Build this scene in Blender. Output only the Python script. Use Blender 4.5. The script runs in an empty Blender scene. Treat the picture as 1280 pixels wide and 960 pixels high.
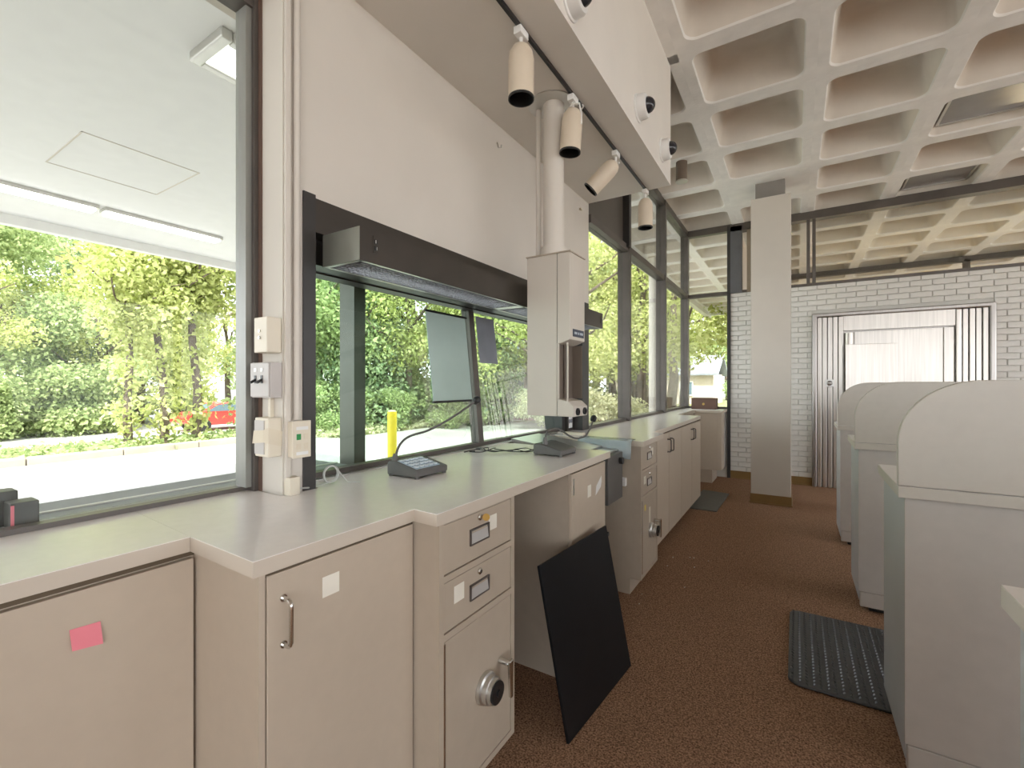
import bpy, math, random
from mathutils import Vector, Matrix
random.seed(7)
S = bpy.context.scene
COL = S.collection
R = math.radians
PI = math.pi

# ------------------------------------------------------------------ camera, sky, sun, exposure
EYE = 1.28
cam = bpy.data.objects.new('camera', bpy.data.cameras.new('camera')); COL.objects.link(cam)
cam.location = (0, 0, EYE); cam.rotation_euler = (R(90), 0, R(31.965))
cam.data.sensor_width = 36; cam.data.lens = 16.0
cam.data.clip_start = .02; cam.data.clip_end = 300
S.camera = cam
W = bpy.data.worlds.new('sky'); S.world = W; W.use_nodes = True
bg = W.node_tree.nodes['Background']; bg.inputs[0].default_value = (.90, .945, 1, 1); bg.inputs[1].default_value = 1.6
sl = bpy.data.lights.new('sun', 'SUN'); sl.energy = 2.7; sl.angle = R(1.0); sl.color = (1, .96, .90)
sun = bpy.data.objects.new('sun', sl); COL.objects.link(sun)
sun.rotation_euler = Vector((-.42, .50, -.95)).to_track_quat('-Z', 'Y').to_euler(); sun.location = (8, -8, 20)
S.view_settings.view_transform = 'Standard'; S.view_settings.look = 'None'
S.view_settings.gamma = 1; S.view_settings.use_curve_mapping = False
S.view_settings.exposure = 1.82

# ------------------------------------------------------------------ materials
MATS = {}
def mat(name, col, rough=.6, metal=0, var=.05, scale=8, bump=0, bscale=60, spec=.5, stretch=None, col2=None):
    if name in MATS: return MATS[name]
    m = bpy.data.materials.new(name); m.use_nodes = True; nt = m.node_tree; N = nt.nodes; L = nt.links
    p = N['Principled BSDF']; p.inputs['Roughness'].default_value = rough; p.inputs['Metallic'].default_value = metal
    p.inputs['Specular IOR Level'].default_value = spec
    tc = N.new('ShaderNodeTexCoord'); mp = N.new('ShaderNodeMapping'); L.new(tc.outputs['Object'], mp.inputs[0])
    if stretch: mp.inputs['Scale'].default_value = stretch
    nz = N.new('ShaderNodeTexNoise'); nz.inputs['Scale'].default_value = scale; nz.inputs['Detail'].default_value = 5
    L.new(mp.outputs[0], nz.inputs['Vector'])
    rp = N.new('ShaderNodeValToRGB'); e = rp.color_ramp.elements
    a = [max(0, c * (1 - var)) for c in col]; b = [min(1, c * (1 + var)) for c in (col2 or col)]
    e[0].position = .3; e[1].position = .7; e[0].color = (*a, 1); e[1].color = (*b, 1)
    L.new(nz.outputs[0], rp.inputs[0]); L.new(rp.outputs[0], p.inputs['Base Color'])
    if bump:
        n2 = N.new('ShaderNodeTexNoise'); n2.inputs['Scale'].default_value = bscale; n2.inputs['Detail'].default_value = 3
        L.new(mp.outputs[0], n2.inputs['Vector'])
        bp = N.new('ShaderNodeBump'); bp.inputs['Strength'].default_value = bump; bp.inputs['Distance'].default_value = .01
        L.new(n2.outputs[0], bp.inputs['Height']); L.new(bp.outputs[0], p.inputs['Normal'])
    MATS[name] = m; return m
def emis(name, col, st):
    m = bpy.data.materials.new(name); m.use_nodes = True
    p = m.node_tree.nodes['Principled BSDF']; p.inputs['Base Color'].default_value = (.8, .8, .8, 1)
    p.inputs['Emission Color'].default_value = (*col, 1); p.inputs['Emission Strength'].default_value = st
    return m
def glassmat(name, tint, refl=.7):
    m = bpy.data.materials.new(name); m.use_nodes = True; nt = m.node_tree; N = nt.nodes; L = nt.links
    N.remove(N['Principled BSDF']); o = N['Material Output']
    t = N.new('ShaderNodeBsdfTransparent'); t.inputs[0].default_value = (*tint, 1)
    g = N.new('ShaderNodeBsdfGlossy'); g.inputs['Roughness'].default_value = .01
    f = N.new('ShaderNodeFresnel'); f.inputs[0].default_value = 1.4
    mu = N.new('ShaderNodeMath'); mu.operation = 'MULTIPLY'; mu.inputs[1].default_value = refl; L.new(f.outputs[0], mu.inputs[0])
    x = N.new('ShaderNodeMixShader'); L.new(mu.outputs[0], x.inputs[0]); L.new(t.outputs[0], x.inputs[1]); L.new(g.outputs[0], x.inputs[2])
    L.new(x.outputs[0], o.inputs[0]); return m
def leafmat(name, c1, c2, trans=.45):
    m = bpy.data.materials.new(name); m.use_nodes = True; nt = m.node_tree; N = nt.nodes; L = nt.links
    N.remove(N['Principled BSDF']); o = N['Material Output']
    g = N.new('ShaderNodeNewGeometry'); rp = N.new('ShaderNodeValToRGB'); e = rp.color_ramp.elements
    e[0].color = (*c1, 1); e[1].color = (*c2, 1); L.new(g.outputs['Random Per Island'], rp.inputs[0])
    d = N.new('ShaderNodeBsdfDiffuse'); t = N.new('ShaderNodeBsdfTranslucent'); x = N.new('ShaderNodeMixShader'); x.inputs[0].default_value = trans
    L.new(rp.outputs[0], d.inputs[0]); L.new(rp.outputs[0], t.inputs[0]); L.new(d.outputs[0], x.inputs[1]); L.new(t.outputs[0], x.inputs[2])
    L.new(x.outputs[0], o.inputs[0]); return m
M_WALL = mat('wall_paint', (.65, .60, .53), .7, var=.03, scale=3)
M_SOFF = mat('soffit_paint', (.76, .72, .66), .7, var=.03, scale=3)
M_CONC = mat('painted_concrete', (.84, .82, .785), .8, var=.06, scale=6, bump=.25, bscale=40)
M_PAN = mat('coffer_pan_shaded_beige', (.72, .665, .59), .8, var=.05, scale=5, bump=.2, bscale=40)  # pan beige darkened below the rib white, putting recess shade into the colour
M_LAM = mat('cream_laminate', (.52, .435, .34), .42, var=.02, scale=30)
M_TOP = mat('counter_laminate', (.87, .825, .80), .2, var=.02, scale=40)
M_EDGE = mat('counter_edge', (.58, .505, .415), .45, var=.02)
M_STEELP = mat('beige_painted_steel', (.46, .385, .30), .45, var=.03, scale=20)
M_BOOTH = mat('booth_laminate', (.56, .515, .455), .5, var=.02, scale=30)
M_BOOTHG = mat('booth_grey_body', (.54, .50, .46), .5, var=.03, scale=20)
M_DARKGAP = mat('dark_reveal', (.12, .085, .05), .7)
M_BLACK = mat('black_frame', (.035, .032, .03), .4, var=.15)
M_BRONZE = mat('bronze_aluminium', (.115, .10, .088), .38, .3, var=.1)
M_HOOD = mat('dark_bronze_hood', (.055, .046, .038), .35, .3, var=.1)
M_ALU = mat('aluminium', (.62, .61, .58), .35, .9, var=.05)
M_CHROME = mat('chrome', (.7, .69, .66), .18, 1, var=.03)
M_BRASS = mat('brass', (.55, .38, .12), .3, 1, var=.05)
M_STAIN = mat('brushed_stainless', (.62, .585, .54), .36, .92, var=.1, scale=5, stretch=(14, 14, .35))
M_STAIND = mat('dark_brushed_stainless', (.42, .395, .37), .34, .9, var=.1, scale=5, stretch=(14, 14, .35))
M_BRICK = mat('painted_brick', (.74, .72, .67), .65, var=.05, scale=9, bump=.5, bscale=50)
M_MORTAR = mat('mortar', (.66, .64, .59), .85, var=.05)
M_CARPET = mat('carpet', (.165, .085, .048), .95, var=.5, scale=160, bump=.6, bscale=260, spec=.1, col2=(.36, .215, .135))
M_VINYL = mat('vinyl_base', (.26, .155, .05), .5, var=.06)
M_RUBBER = mat('black_rubber', (.05, .052, .055), .42, var=.15, scale=30)
M_GREYMAT = mat('grey_rubber', (.13, .125, .115), .6, var=.1, scale=40)
M_PANEL = mat('black_board', (.006, .006, .007), .45, var=.2, spec=.25)
M_CREAM = mat('cream_metal', (.70, .60, .47), .4, var=.03)
M_PLATE = mat('ivory_plastic', (.74, .67, .54), .45, var=.03)
M_GREYPL = mat('grey_metal_box', (.52, .48, .45), .45, var=.03)
M_WHITE = mat('white_plastic', (.8, .79, .76), .4, var=.02)
M_DARKPL = mat('charcoal_plastic', (.11, .105, .098), .45, var=.1)
M_BLKPL = mat('black_plastic', (.015, .015, .016), .35)
M_KEY = mat('pale_key', (.66, .72, .76), .4)
M_KEYP = mat('keypad_plate', (.38, .47, .55), .4)
M_PINK = mat('pink_paper', (.85, .25, .30), .8)
M_PAPER = mat('paper', (.80, .76, .66), .8)
M_TAPE = mat('masking_tape', (.72, .64, .50), .8)
M_SHEET = mat('green_tinted_sheet', (.42, .52, .47), .6, var=.03)
M_GREYSHEET = mat('grey_paper', (.22, .225, .25), .8, var=.1)
M_YEL = mat('yellow_paint', (.85, .62, .03), .5, var=.08)
M_PAVE = mat('concrete_paving', (.40, .385, .365), .9, var=.16, scale=.6, bump=.2)
M_CURB = mat('concrete_curb', (.36, .315, .25), .9, var=.2, scale=2)
M_SOIL = mat('planting_soil', (.10, .12, .04), .95, var=.4, scale=3, col2=(.2, .2, .08))
M_CANOPY = mat('canopy_white', (.80, .795, .785), .8, var=.02)
M_BARK = mat('bark', (.13, .10, .075), .95, var=.35, scale=6, bump=.6, bscale=20)
M_BROWN = mat('brown_card', (.12, .065, .045), .6, var=.1)
M_WOODR = mat('red_fence_wood', (.22, .07, .045), .8, var=.2)
M_CARRED = mat('red_car_paint', (.60, .05, .04), .25, var=.03)
M_CARGL = mat('car_glass', (.12, .17, .2), .08)
M_SIDING = mat('white_siding', (.75, .74, .72), .6, var=.03)
M_SLATE = mat('slate_roof', (.24, .26, .29), .8, var=.15)
M_TAN = mat('tan_wall', (.55, .47, .39), .8, var=.1)
M_GLASS = glassmat('window_glass', (.96, .975, .965), .35)
M_TINT = glassmat('drive_up_glass', (.84, .93, .88), .3)
M_CLEAR = mat('clear_plastic', (.52, .60, .62), .12, var=.08, scale=12)
MATS['clear_plastic'].node_tree.nodes['Principled BSDF'].inputs['Alpha'].default_value = .6
M_LENS = emis('fluorescent_lens', (1, .98, .94), 2.2)
M_HLIGHT = emis('hood_lamp_tube', (.95, .98, 1), 4)
M_WARM = emis('warm_lamp', (1, .86, .62), 30)
M_LEAF = [leafmat('leaf_yellow_green', (.32, .37, .10), (.68, .70, .33)), leafmat('leaf_mid_green', (.24, .32, .13), (.55, .62, .31)),
          leafmat('leaf_deep_green', (.15, .23, .12), (.43, .50, .29)), leafmat('leaf_pale', (.45, .47, .27), (.72, .70, .48))]

# ------------------------------------------------------------------ mesh helpers
class MB:
    def __init__(s): s.v = []; s.f = []
    def add(s, vs, fs):
        n = len(s.v); s.v += [tuple(p) for p in vs]; s.f += [tuple(i + n for i in f) for f in fs]; return s
    def box(s, x0, x1, y0, y1, z0, z1):
        x0, x1 = sorted((x0, x1)); y0, y1 = sorted((y0, y1)); z0, z1 = sorted((z0, z1))
        return s.add([(x0,y0,z0),(x1,y0,z0),(x1,y1,z0),(x0,y1,z0),(x0,y0,z1),(x1,y0,z1),(x1,y1,z1),(x0,y1,z1)],
                     [(0,3,2,1),(4,5,6,7),(0,1,5,4),(1,2,6,5),(2,3,7,6),(3,0,4,7)])
    def prism(s, pts, axis, a, b):
        n = len(pts)
        def P(p, t):
            return (t, p[0], p[1]) if axis == 'x' else (p[0], t, p[1]) if axis == 'y' else (p[0], p[1], t)
        vs = [P(p, a) for p in pts] + [P(p, b) for p in pts]
        return s.add(vs, [tuple(range(n))[::-1], tuple(range(n, 2*n))] + [(i, (i+1) % n, n + (i+1) % n, n + i) for i in range(n)])
    def lathe(s, prof, c=(0,0,0), axis=(0,0,1), n=20, cap=True):
        q = Vector((0,0,1)).rotation_difference(Vector(axis).normalized()); c = Vector(c); vs = []; fs = []
        for r, z in prof:
            for k in range(n):
                a = 2*PI*k/n; vs.append(c + q @ Vector((r*math.cos(a), r*math.sin(a), z)))
        for j in range(len(prof)-1):
            for k in range(n):
                fs.append((j*n+k, j*n+(k+1) % n, (j+1)*n+(k+1) % n, (j+1)*n+k))
        if cap: fs += [tuple(range(n))[::-1], tuple((len(prof)-1)*n+k for k in range(n))]
        return s.add(vs, fs)
    def cyl(s, c, r, h, axis=(0,0,1), n=20): return s.lathe([(r,0),(r,h)], c, axis, n)
    def tube(s, pts, rad, n=8, closed=False):
        pts = [Vector(p) for p in pts]; m = len(pts); rs = rad if isinstance(rad, (list, tuple)) else [rad]*m
        vs = []; fs = []; up = Vector((0,0,1)); prev = None
        for i, p in enumerate(pts):
            a = pts[(i-1) % m] if (closed or i > 0) else p; b = pts[(i+1) % m] if (closed or i < m-1) else p
            t = (b - a).normalized()
            if prev is None: nn = t.cross(up if abs(t.z) < .9 else Vector((1,0,0))).normalized()
            else: nn = (prev - t*prev.dot(t)).normalized()
            prev = nn; bb = t.cross(nn)
            for k in range(n):
                q = 2*PI*k/n; vs.append(p + (nn*math.cos(q) + bb*math.sin(q))*rs[i])
        for i in range(m if closed else m-1):
            j = (i+1) % m
            for k in range(n): fs.append((i*n+k, i*n+(k+1) % n, j*n+(k+1) % n, j*n+k))
        if not closed: fs += [tuple(range(n))[::-1], tuple((m-1)*n+k for k in range(n))]
        return s.add(vs, fs)
def B(*a): return MB().box(*a)
def origin(p):
    v = Vector((0,0,0))
    while p: v += p.location; p = p.parent
    return v
def tag(o, label=None, cat=None, group=None, kind=None):
    for k, v in (('label', label), ('category', cat), ('group', group), ('kind', kind)):
        if v: o[k] = v
    return o
def obj(name, mb, m, parent=None, bevel=0, smooth=False, label=None, cat=None, group=None, kind=None):
    if parent: off = origin(parent)
    else:
        xs, ys, zs = zip(*mb.v); off = Vector(((min(xs)+max(xs))/2, (min(ys)+max(ys))/2, min(zs)))
    me = bpy.data.meshes.new(name); me.from_pydata([tuple(Vector(p)-off) for p in mb.v], [], mb.f); me.update()
    me.materials.append(m)
    if smooth:
        me.polygons.foreach_set('use_smooth', [True]*len(me.polygons)); me.set_sharp_from_angle(angle=R(40))
    o = bpy.data.objects.new(name, me); COL.objects.link(o)
    if parent: o.parent = parent
    else: o.location = off
    if bevel:
        b = o.modifiers.new('bevel', 'BEVEL'); b.width = bevel; b.segments = 2; b.limit_method = 'ANGLE'; b.angle_limit = R(50)
    return tag(o, label, cat, group, kind)
def thing(name, label, cat, loc=(0,0,0), group=None, kind=None):
    o = bpy.data.objects.new(name, None); COL.objects.link(o); o.location = loc; o.empty_display_size = .1
    return tag(o, label, cat, group, kind)
def link_copy(o, parent=None, loc=None, rot=None, scale=None):
    c = o.copy(); COL.objects.link(c); c.parent = parent
    if loc is not None: c.location = loc
    if rot is not None: c.rotation_euler = rot
    if scale is not None: c.scale = scale
    for ch in o.children: link_copy(ch, c)
    return c
def struct(name, mb, m, parent=None, **k): return obj(name, mb, m, parent, kind=None if parent else 'structure', **k)

CZ = 3.45      # underside of the ceiling ribs
YW = 6.87      # face of the brick wall
# ------------------------------------------------------------------ floor
struct('floor', B(-1.62, 7.2, -4.2, 15.2, -.12, 0), M_CARPET)
# ------------------------------------------------------------------ waffle ceiling
MX, MY, X0, Y0 = .787, .77, -.665, 3.115
def coffer_mesh(mx, my, rib=.137, depth=.29):
    mb = MB(); hx, hy = mx/2, my/2
    def ring(inset, rad, z):
        a, b = hx - rib/2 - inset, hy - rib/2 - inset; pts = []
        for cx, cy, t0 in ((1,1,0),(-1,1,90),(-1,-1,180),(1,-1,270)):
            for k in range(7):
                t = R(t0 + 15*k); pts.append((cx*(a-rad) + rad*math.cos(t), cy*(b-rad) + rad*math.sin(t), z))
        return pts
    r0 = ring(0, .075, 0); out = []
    for i, p in enumerate(r0):
        k = i % 7; q = i // 7; sx = 1 if q in (0,3) else -1; sy = 1 if q in (0,1) else -1
        first = (k < 3); vert = (q % 2 == 0) == first
        if k == 3: out.append((sx*hx, sy*hy, 0))
        elif vert: out.append((sx*hx, p[1], 0))
        else: out.append((p[0], sy*hy, 0))
    rings = [out, r0, ring(.008, .075, .012), ring(.055, .085, depth-.05), ring(.075, .09, depth-.014), ring(.115, .08, depth)]
    n = 28; vs = [p for r in rings for p in r]; fs = []
    for j in range(len(rings)-1):
        for k in range(n): fs.append((j*n+k, (j+1)*n+k, (j+1)*n+(k+1) % n, j*n+(k+1) % n))
    fs.append(tuple(len(vs)-n+k for k in range(n))[::-1])
    return mb.add(vs, fs)
roof = struct('ceiling', B(-2.25, 7.3, -4.3, 15.3, CZ+.31, CZ+.5), M_CONC)
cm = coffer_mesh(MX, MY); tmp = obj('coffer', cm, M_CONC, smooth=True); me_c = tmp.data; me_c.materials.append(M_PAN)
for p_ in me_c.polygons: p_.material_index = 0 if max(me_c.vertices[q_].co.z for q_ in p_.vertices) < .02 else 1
off = Vector((0,0,0)); bpy.data.objects.remove(tmp)
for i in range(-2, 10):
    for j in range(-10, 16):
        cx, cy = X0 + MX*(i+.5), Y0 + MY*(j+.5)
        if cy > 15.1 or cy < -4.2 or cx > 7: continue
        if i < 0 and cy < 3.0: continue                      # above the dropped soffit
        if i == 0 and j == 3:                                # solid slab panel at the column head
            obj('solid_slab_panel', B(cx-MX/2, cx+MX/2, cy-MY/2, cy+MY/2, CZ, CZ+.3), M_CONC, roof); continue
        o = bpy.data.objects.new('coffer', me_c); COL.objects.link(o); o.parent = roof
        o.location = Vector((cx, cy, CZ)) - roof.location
obj('rib_filler', B(-.729,X0,-4.2,3.2,CZ,CZ+.3), M_CONC, roof)
obj('edge_beam', B(-2.36, -2.235, 3.2, 15.3, CZ-.12, CZ+.5), M_CONC, roof)
obj('end_beam', B(-2.36, 7.3, 15.1, 15.3, CZ-.05, CZ+.5), M_CONC, roof)
# ------------------------------------------------------------------ dropped soffit over the drive-up counter
SZ = 2.642
struct('ceiling_soffit', B(-1.52, -.729, -4.2, 3.222, SZ, CZ+.3), M_SOFF)
# ------------------------------------------------------------------ left wall
wl = struct('wall_left', B(-1.50, -1.33, .874, 3.225, 1.88, SZ), M_WALL)
obj('pillar', B(-1.52, -1.33, .808, .874, .9, SZ), M_WALL, wl)
obj('spandrel', B(-1.62, -1.50, -4.2, 6.9, -.4, .905), M_WALL, wl)
obj('upper_spandrel', B(-1.62, -1.505, -4.2, .874, 2.52, CZ+.3), M_WALL, wl)
obj('upper_spandrel', B(-1.62, -1.505, .874, 3.225, 1.9, CZ+.3), M_WALL, wl)
obj('low_wall', B(-1.50, -1.40, 3.2, 6.9, .0, .905), M_WALL, wl)
obj('raceway', B(-1.33, -1.318, .811, .829, .99, SZ), M_WALL, wl, bevel=.003)
obj('conduit', MB().cyl((-1.319, .848, 1.17), .0095, SZ-1.17, n=12), M_WALL, wl, smooth=True)
for z in (1.42, 2.56):
    obj('conduit_strap', MB().box(-1.33, -1.326, .832, .866, z-.006, z+.006).lathe([(.0115,-.006),(.0115,.006)], (-1.319,.848,z), n=12), M_WALL, wl)
obj('wall_hook', MB().tube([(-1.328,1.981,2.545),(-1.32,1.981,2.515),(-1.305,1.981,2.512),(-1.302,1.981,2.525)], .003, 6), M_CHROME, wl)
obj('wall_bracket', B(-1.33,-1.315,3.05,3.075,2.54,2.552), M_PLATE, wl)
# window_1: big pane left of the pillar
w1 = struct('window_1', MB().box(-1.525,-1.455,.79,.803,.94,2.52), M_BRONZE)
obj('jamb_rail', B(-1.53,-1.47,.772,.79,.953,2.485), mat('grey_aluminium',(.27,.265,.24),.4,.2), w1)
obj('jamb_trim', B(-1.50,-1.44,.803,.813,.94,SZ), mat('brown_sealant',(.12,.07,.05),.7), w1)
obj('sill_rail', MB().box(-1.53,-1.495,-4.2,.79,.94,.953), M_BRONZE, w1)
obj('head_rail', MB().box(-1.53,-1.46,-4.2,.79,2.475,2.53), M_BRONZE, w1)
obj('mullion', MB().box(-1.53,-1.46,-1.62,-1.56,.94,2.5), M_BRONZE, w1)
obj('glass', B(-1.512,-1.506,-4.2,.78,.96,2.485), M_GLASS, w1)
M_OSILL = mat('grey_outer_sill',(.30,.31,.33),.6)
obj('outer_sill', MB().box(-1.88,-1.62,-4.2,1.3,.90,.93), M_OSILL, w1)
obj('sill_line', B(-1.735,-1.72,-4.2,1.3,.93,.934), M_WHITE, w1)
# window_2: the drive-up window, glass leaning outwards
w2 = struct('window_2', MB().box(-1.45,-1.325,.874,.918,.935,1.895), M_BLACK)
obj('header_panel', B(-1.42,-1.327,.90,3.21,1.775,1.885), M_HOOD, w2)
obj('inner_header', B(-1.545,-1.40,.918,3.16,1.69,1.80), M_BLACK, w2)
obj('head_rail', B(-1.56,-1.49,.918,3.16,1.685,1.72), M_BLACK, w2)
obj('sill_rail', MB().box(-1.50,-1.455,.918,2.95,.925,.962), M_BRONZE, w2)
obj('sill_ledge', MB().box(-1.455,-1.425,.918,2.95,.938,.944), M_ALU, w2)
obj('outer_sill', MB().box(-1.80,-1.50,1.31,3.2,.86,.895), M_ALU, w2)
def lean(z): return -1.478 - .075*(z-.94)/.75
obj('mullion', MB().prism([(lean(.94)-.03,.945),(lean(.94)+.022,.945),(lean(1.7)+.022,1.70),(lean(1.7)-.03,1.70)], 'y', 2.0, 2.045), M_BRONZE, w2)
for a, b in ((.918, 2.0), (2.045, 2.95)):
    obj('glass', MB().prism([(lean(.95)-.003,.95),(lean(.95)+.003,.95),(lean(1.7)+.003,1.70),(lean(1.7)-.003,1.70)], 'y', a, b), M_TINT, w2)
obj('outer_post', B(-1.80,-1.70,1.372,1.435,-.3,3.2), M_BRONZE, w2)
obj('end_jamb', MB().box(-1.56,-1.42,2.95,3.0,.935,1.70).box(-1.45,-1.325,3.10,3.215,.935,1.885), M_BLACK, w2)
obj('speaker_panel', B(-1.47,-1.40,3.0,3.10,.935,1.70), M_HOOD, w2)
# window_3: tall glazed bays by the second counter
XG = -1.36
w3 = struct('window_3', MB().box(XG-.05,XG+.06,4.12,4.18,.93,3.44), M_BRONZE)
obj('mullion', B(XG-.05,XG+.06,5.49,5.55,.93,3.44), M_BRONZE, w3)
obj('corner_post', B(XG-.05,XG+.05,6.84,6.94,.93,3.44), M_BRONZE, w3)
obj('transom', B(XG-.04,XG+.05,3.225,6.84,2.50,2.56), M_BRONZE, w3)
obj('head_rail', B(XG-.04,XG+.05,3.225,6.9,3.38,3.46), M_BRONZE, w3)
obj('sill_rail', B(XG-.04,XG+.035,3.2,6.9,.93,.965), M_BRONZE, w3)
obj('bronze_infill_panel', B(XG-.015,XG+.015,3.225,4.12,2.56,3.38), mat('dark_infill',(.09,.075,.062),.4), w3)
obj('black_stop', B(XG-.02,XG+.075,4.07,4.12,2.53,3.40), M_BLACK, w3)
for a, b in ((3.215,4.12),(4.18,5.49),(5.55,6.84)):
    obj('glass', B(XG-.003,XG+.003,a,b,.96,2.50), M_GLASS, w3)
    if a > 4: obj('glass', B(XG-.003,XG+.003,a,b,2.56,3.38), M_GLASS, w3)
# window_4: end bay beside the brick wall
w4 = struct('window_4', MB().box(XG+.05,-.80,6.86,6.92,.93,.965), M_BRONZE)
obj('transom', B(XG+.05,-.80,6.86,6.93,2.50,2.55), M_BRONZE, w4)
obj('head_rail', B(XG+.05,-.75,6.85,6.93,3.37,3.46), M_BRONZE, w4)
obj('brick_jamb', B(-.80,-.76,6.84,6.95,0,3.44), M_BLACK, w4)
obj('glass', B(XG+.05,-.80,6.887,6.893,.965,2.50), M_GLASS, w4)
obj('glass', B(XG+.05,-.80,6.887,6.893,2.55,3.37), M_GLASS, w4)
obj('low_panel', B(XG,-.80,6.86,6.95,-.1,.93), M_WALL, w4)
# ------------------------------------------------------------------ brick wall with vault opening
BT = 2.515; VX0, VX1, VZ = .171, 1.803, 2.155
wb = struct('wall_back', MB().box(-.76,VX0,YW+.012,YW+.2,0,BT).box(VX1,7.2,YW+.012,YW+.2,0,BT).box(VX0,VX1,YW+.012,YW+.2,VZ,BT), M_MORTAR)
bw, bh, g = .197, .0657, .0055
bme = {}
def brick_obj(x0, x1, z0, z1):
    key = (round(x1-x0, 3), round(z1-z0, 3))
    if key not in bme:
        w, h = (x1-x0)/2, (z1-z0)/2; e = .004
        mb = MB(); vs = []
        for y, i in ((.012, 0), (-.006, 0), (-.010, e)):
            vs += [(-w+i, y, -h+i), (w-i, y, -h+i), (w-i, y, h-i), (-w+i, y, h-i)]
        fs = [(8,9,10,11)] + [(j*4+k, j*4+(k+1) % 4, (j+1)*4+(k+1) % 4, (j+1)*4+k) for j in (0,1) for k in range(4)]
        mb.add(vs, fs); me = bpy.data.meshes.new('brick'); me.from_pydata(mb.v, [], mb.f); me.update(); me.materials.append(M_BRICK); bme[key] = me
    o = bpy.data.objects.new('brick', bme[key]); COL.objects.link(o); o.parent = wb
    o.location = Vector(((x0+x1)/2, YW + random.uniform(-.0012,.0018), (z0+z1)/2)) - wb.location
rest = MB(); nb = 0
row = 0; z = .10
while z < BT - .01:
    z1 = min(z + bh - g, BT)
    x = -.76 - (bw/2 if row % 2 else 0)
    while x < 7.1:
        segs = [(max(x, -.76), x + bw - g)]
        if z < VZ and z1 > VZ - .03: pass
        out = []
        for a, b in segs:
            if z < VZ:
                if a < VX0: out.append((a, min(b, VX0)))
                if b > VX1: out.append((max(a, VX1), b))
            else: out.append((a, b))
        for a, b in out:
            if b - a < .02: continue
            vis = b < 2.25 and (a < VX1 - .01 and (b < VX0 + .01 or z > VZ - .05) or z > 1.25)
            zz0 = max(z, VZ) if (z < VZ < z1 and a < VX1 and b > VX0) else z
            if vis and nb < 298: brick_obj(a, b, zz0, z1); nb += 1
            else: rest.box(a, b, YW-.009, YW+.012, z, z1)
        x += bw
    z += bh; row += 1
obj('brickwork', rest, M_BRICK, wb, kind='stuff')
struct('baseboard_back', MB().box(-.76,VX0,YW-.016,YW,0,.1).box(-.76,VX0,YW-.026,YW,0,.012).box(VX1,7.2,YW-.016,YW,0,.1), M_VINYL)
# clerestory over the brick wall
w5 = struct('window_5', MB().box(-.76,7.2,YW-.01,YW+.1,BT,BT+.035), M_BRONZE)
obj('head_rail', B(-.76,7.2,YW-.03,YW+.1,3.355,3.455), M_BRONZE, w5)
for x, w in ((.115,.035),(.175,.035),(2.9,.05),(4.9,.05)): obj('mullion', B(x,x+w,YW-.02,YW+.09,BT,3.40), M_BRONZE, w5)
obj('grey_post', B(-.76,-.62,YW-.03,YW+.08,BT,3.42), mat('grey_post',(.12,.12,.125),.5), w5)
obj('wood_post', B(-.56,-.47,YW-.02,YW+.09,BT,3.40), mat('brown_post',(.26,.21,.15),.6), w5)
for a, b in ((-.47,.115),(.21,2.9),(2.95,4.9),(4.95,7.2)): obj('glass', B(a,b,YW+.02,YW+.026,BT+.03,3.36), M_GLASS, w5)
# rooms behind: second partition and a warm lit room beyond it
w6 = struct('window_6', MB().box(-.65,7.2,10.62,10.72,3.36,3.455), M_BRONZE)
obj('mullion', MB().box(-.65,-.55,10.62,10.72,0,3.4).box(2.42,2.5,10.62,10.72,0,3.4).box(6,6.1,10.62,10.72,0,3.4), M_BRONZE, w6)
obj('partition_panel', B(-.65,7.2,10.64,10.70,0,2.0), M_WALL, w6)
struct('wall_far', B(-.75,7.2,15.1,15.25,0,CZ), M_WALL)
struct('wall_vault', MB().box(-.75,-.65,7.08,15.1,0,3.4), M_WALL)
for x, ly in ((.3,12.6), (1.7,12.6), (3.1,12.6), (.9,8.7), (2.6,8.7)):  # all out of view; nearer pair added to brighten the ceiling past the wall
    t = thing('unseen_warm_uplight', 'unseen warm lamp lighting the ceiling beyond the clerestory glass', 'lamp', (x, ly, 0), 'unseen warm lamps behind the clerestory')
    obj('pole', MB().cyl((x,ly,0), .02, 1.85, n=10), M_BLACK, t); obj('bowl', MB().lathe([(.03,0),(.14,.1),(.16,.13)], (x,ly,1.82), n=16), M_BRASS, t)
    obj('bulb', MB().lathe([(.02,0),(.07,.05),(.02,.1)], (x,ly,1.95), n=12), M_WARM, t)
# sides of the banking hall that the photograph does not show: glazed shop front
wr = struct('wall_right', MB().box(7.1,7.25,-4.2,15.2,0,.7).box(7.1,7.25,-4.2,15.2,2.75,CZ+.3), M_WALL)
for y in (-4.1,-1.4,1.3,4.0,6.8,9.6,12.4): obj('mullion', B(7.12,7.22,y,y+.1,.7,2.75), M_BRONZE, wr)
wf = struct('wall_front', MB().box(-1.6,7.25,-4.3,-4.15,0,.4).box(-1.6,7.25,-4.3,-4.15,2.9,CZ+.3).box(-1.6,.2,-4.3,-4.15,.4,2.9).box(6.6,7.25,-4.3,-4.15,.4,2.9), M_WALL)
for x in (.2,2.3,4.4,6.5): obj('mullion', B(x,x+.1,-4.28,-4.18,.4,2.9), M_BRONZE, wf)

# ------------------------------------------------------------------ column
colm = thing('column', 'square cream painted column with tan vinyl base in front of the white brick wall', 'column', (-.23,5.73,0))
obj('shaft', B(-.415,-.045,5.555,5.93,0,3.275), M_WALL, colm, bevel=.004)
obj('head_block', B(-.375,-.10,5.60,5.9,3.275,CZ), mat('grey_concrete_block',(.27,.25,.23),.9), colm)
obj('vinyl_base', MB().box(-.422,-.038,5.548,5.937,0,.10).box(-.43,-.03,5.54,5.945,0,.012), M_VINYL, colm)
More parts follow.
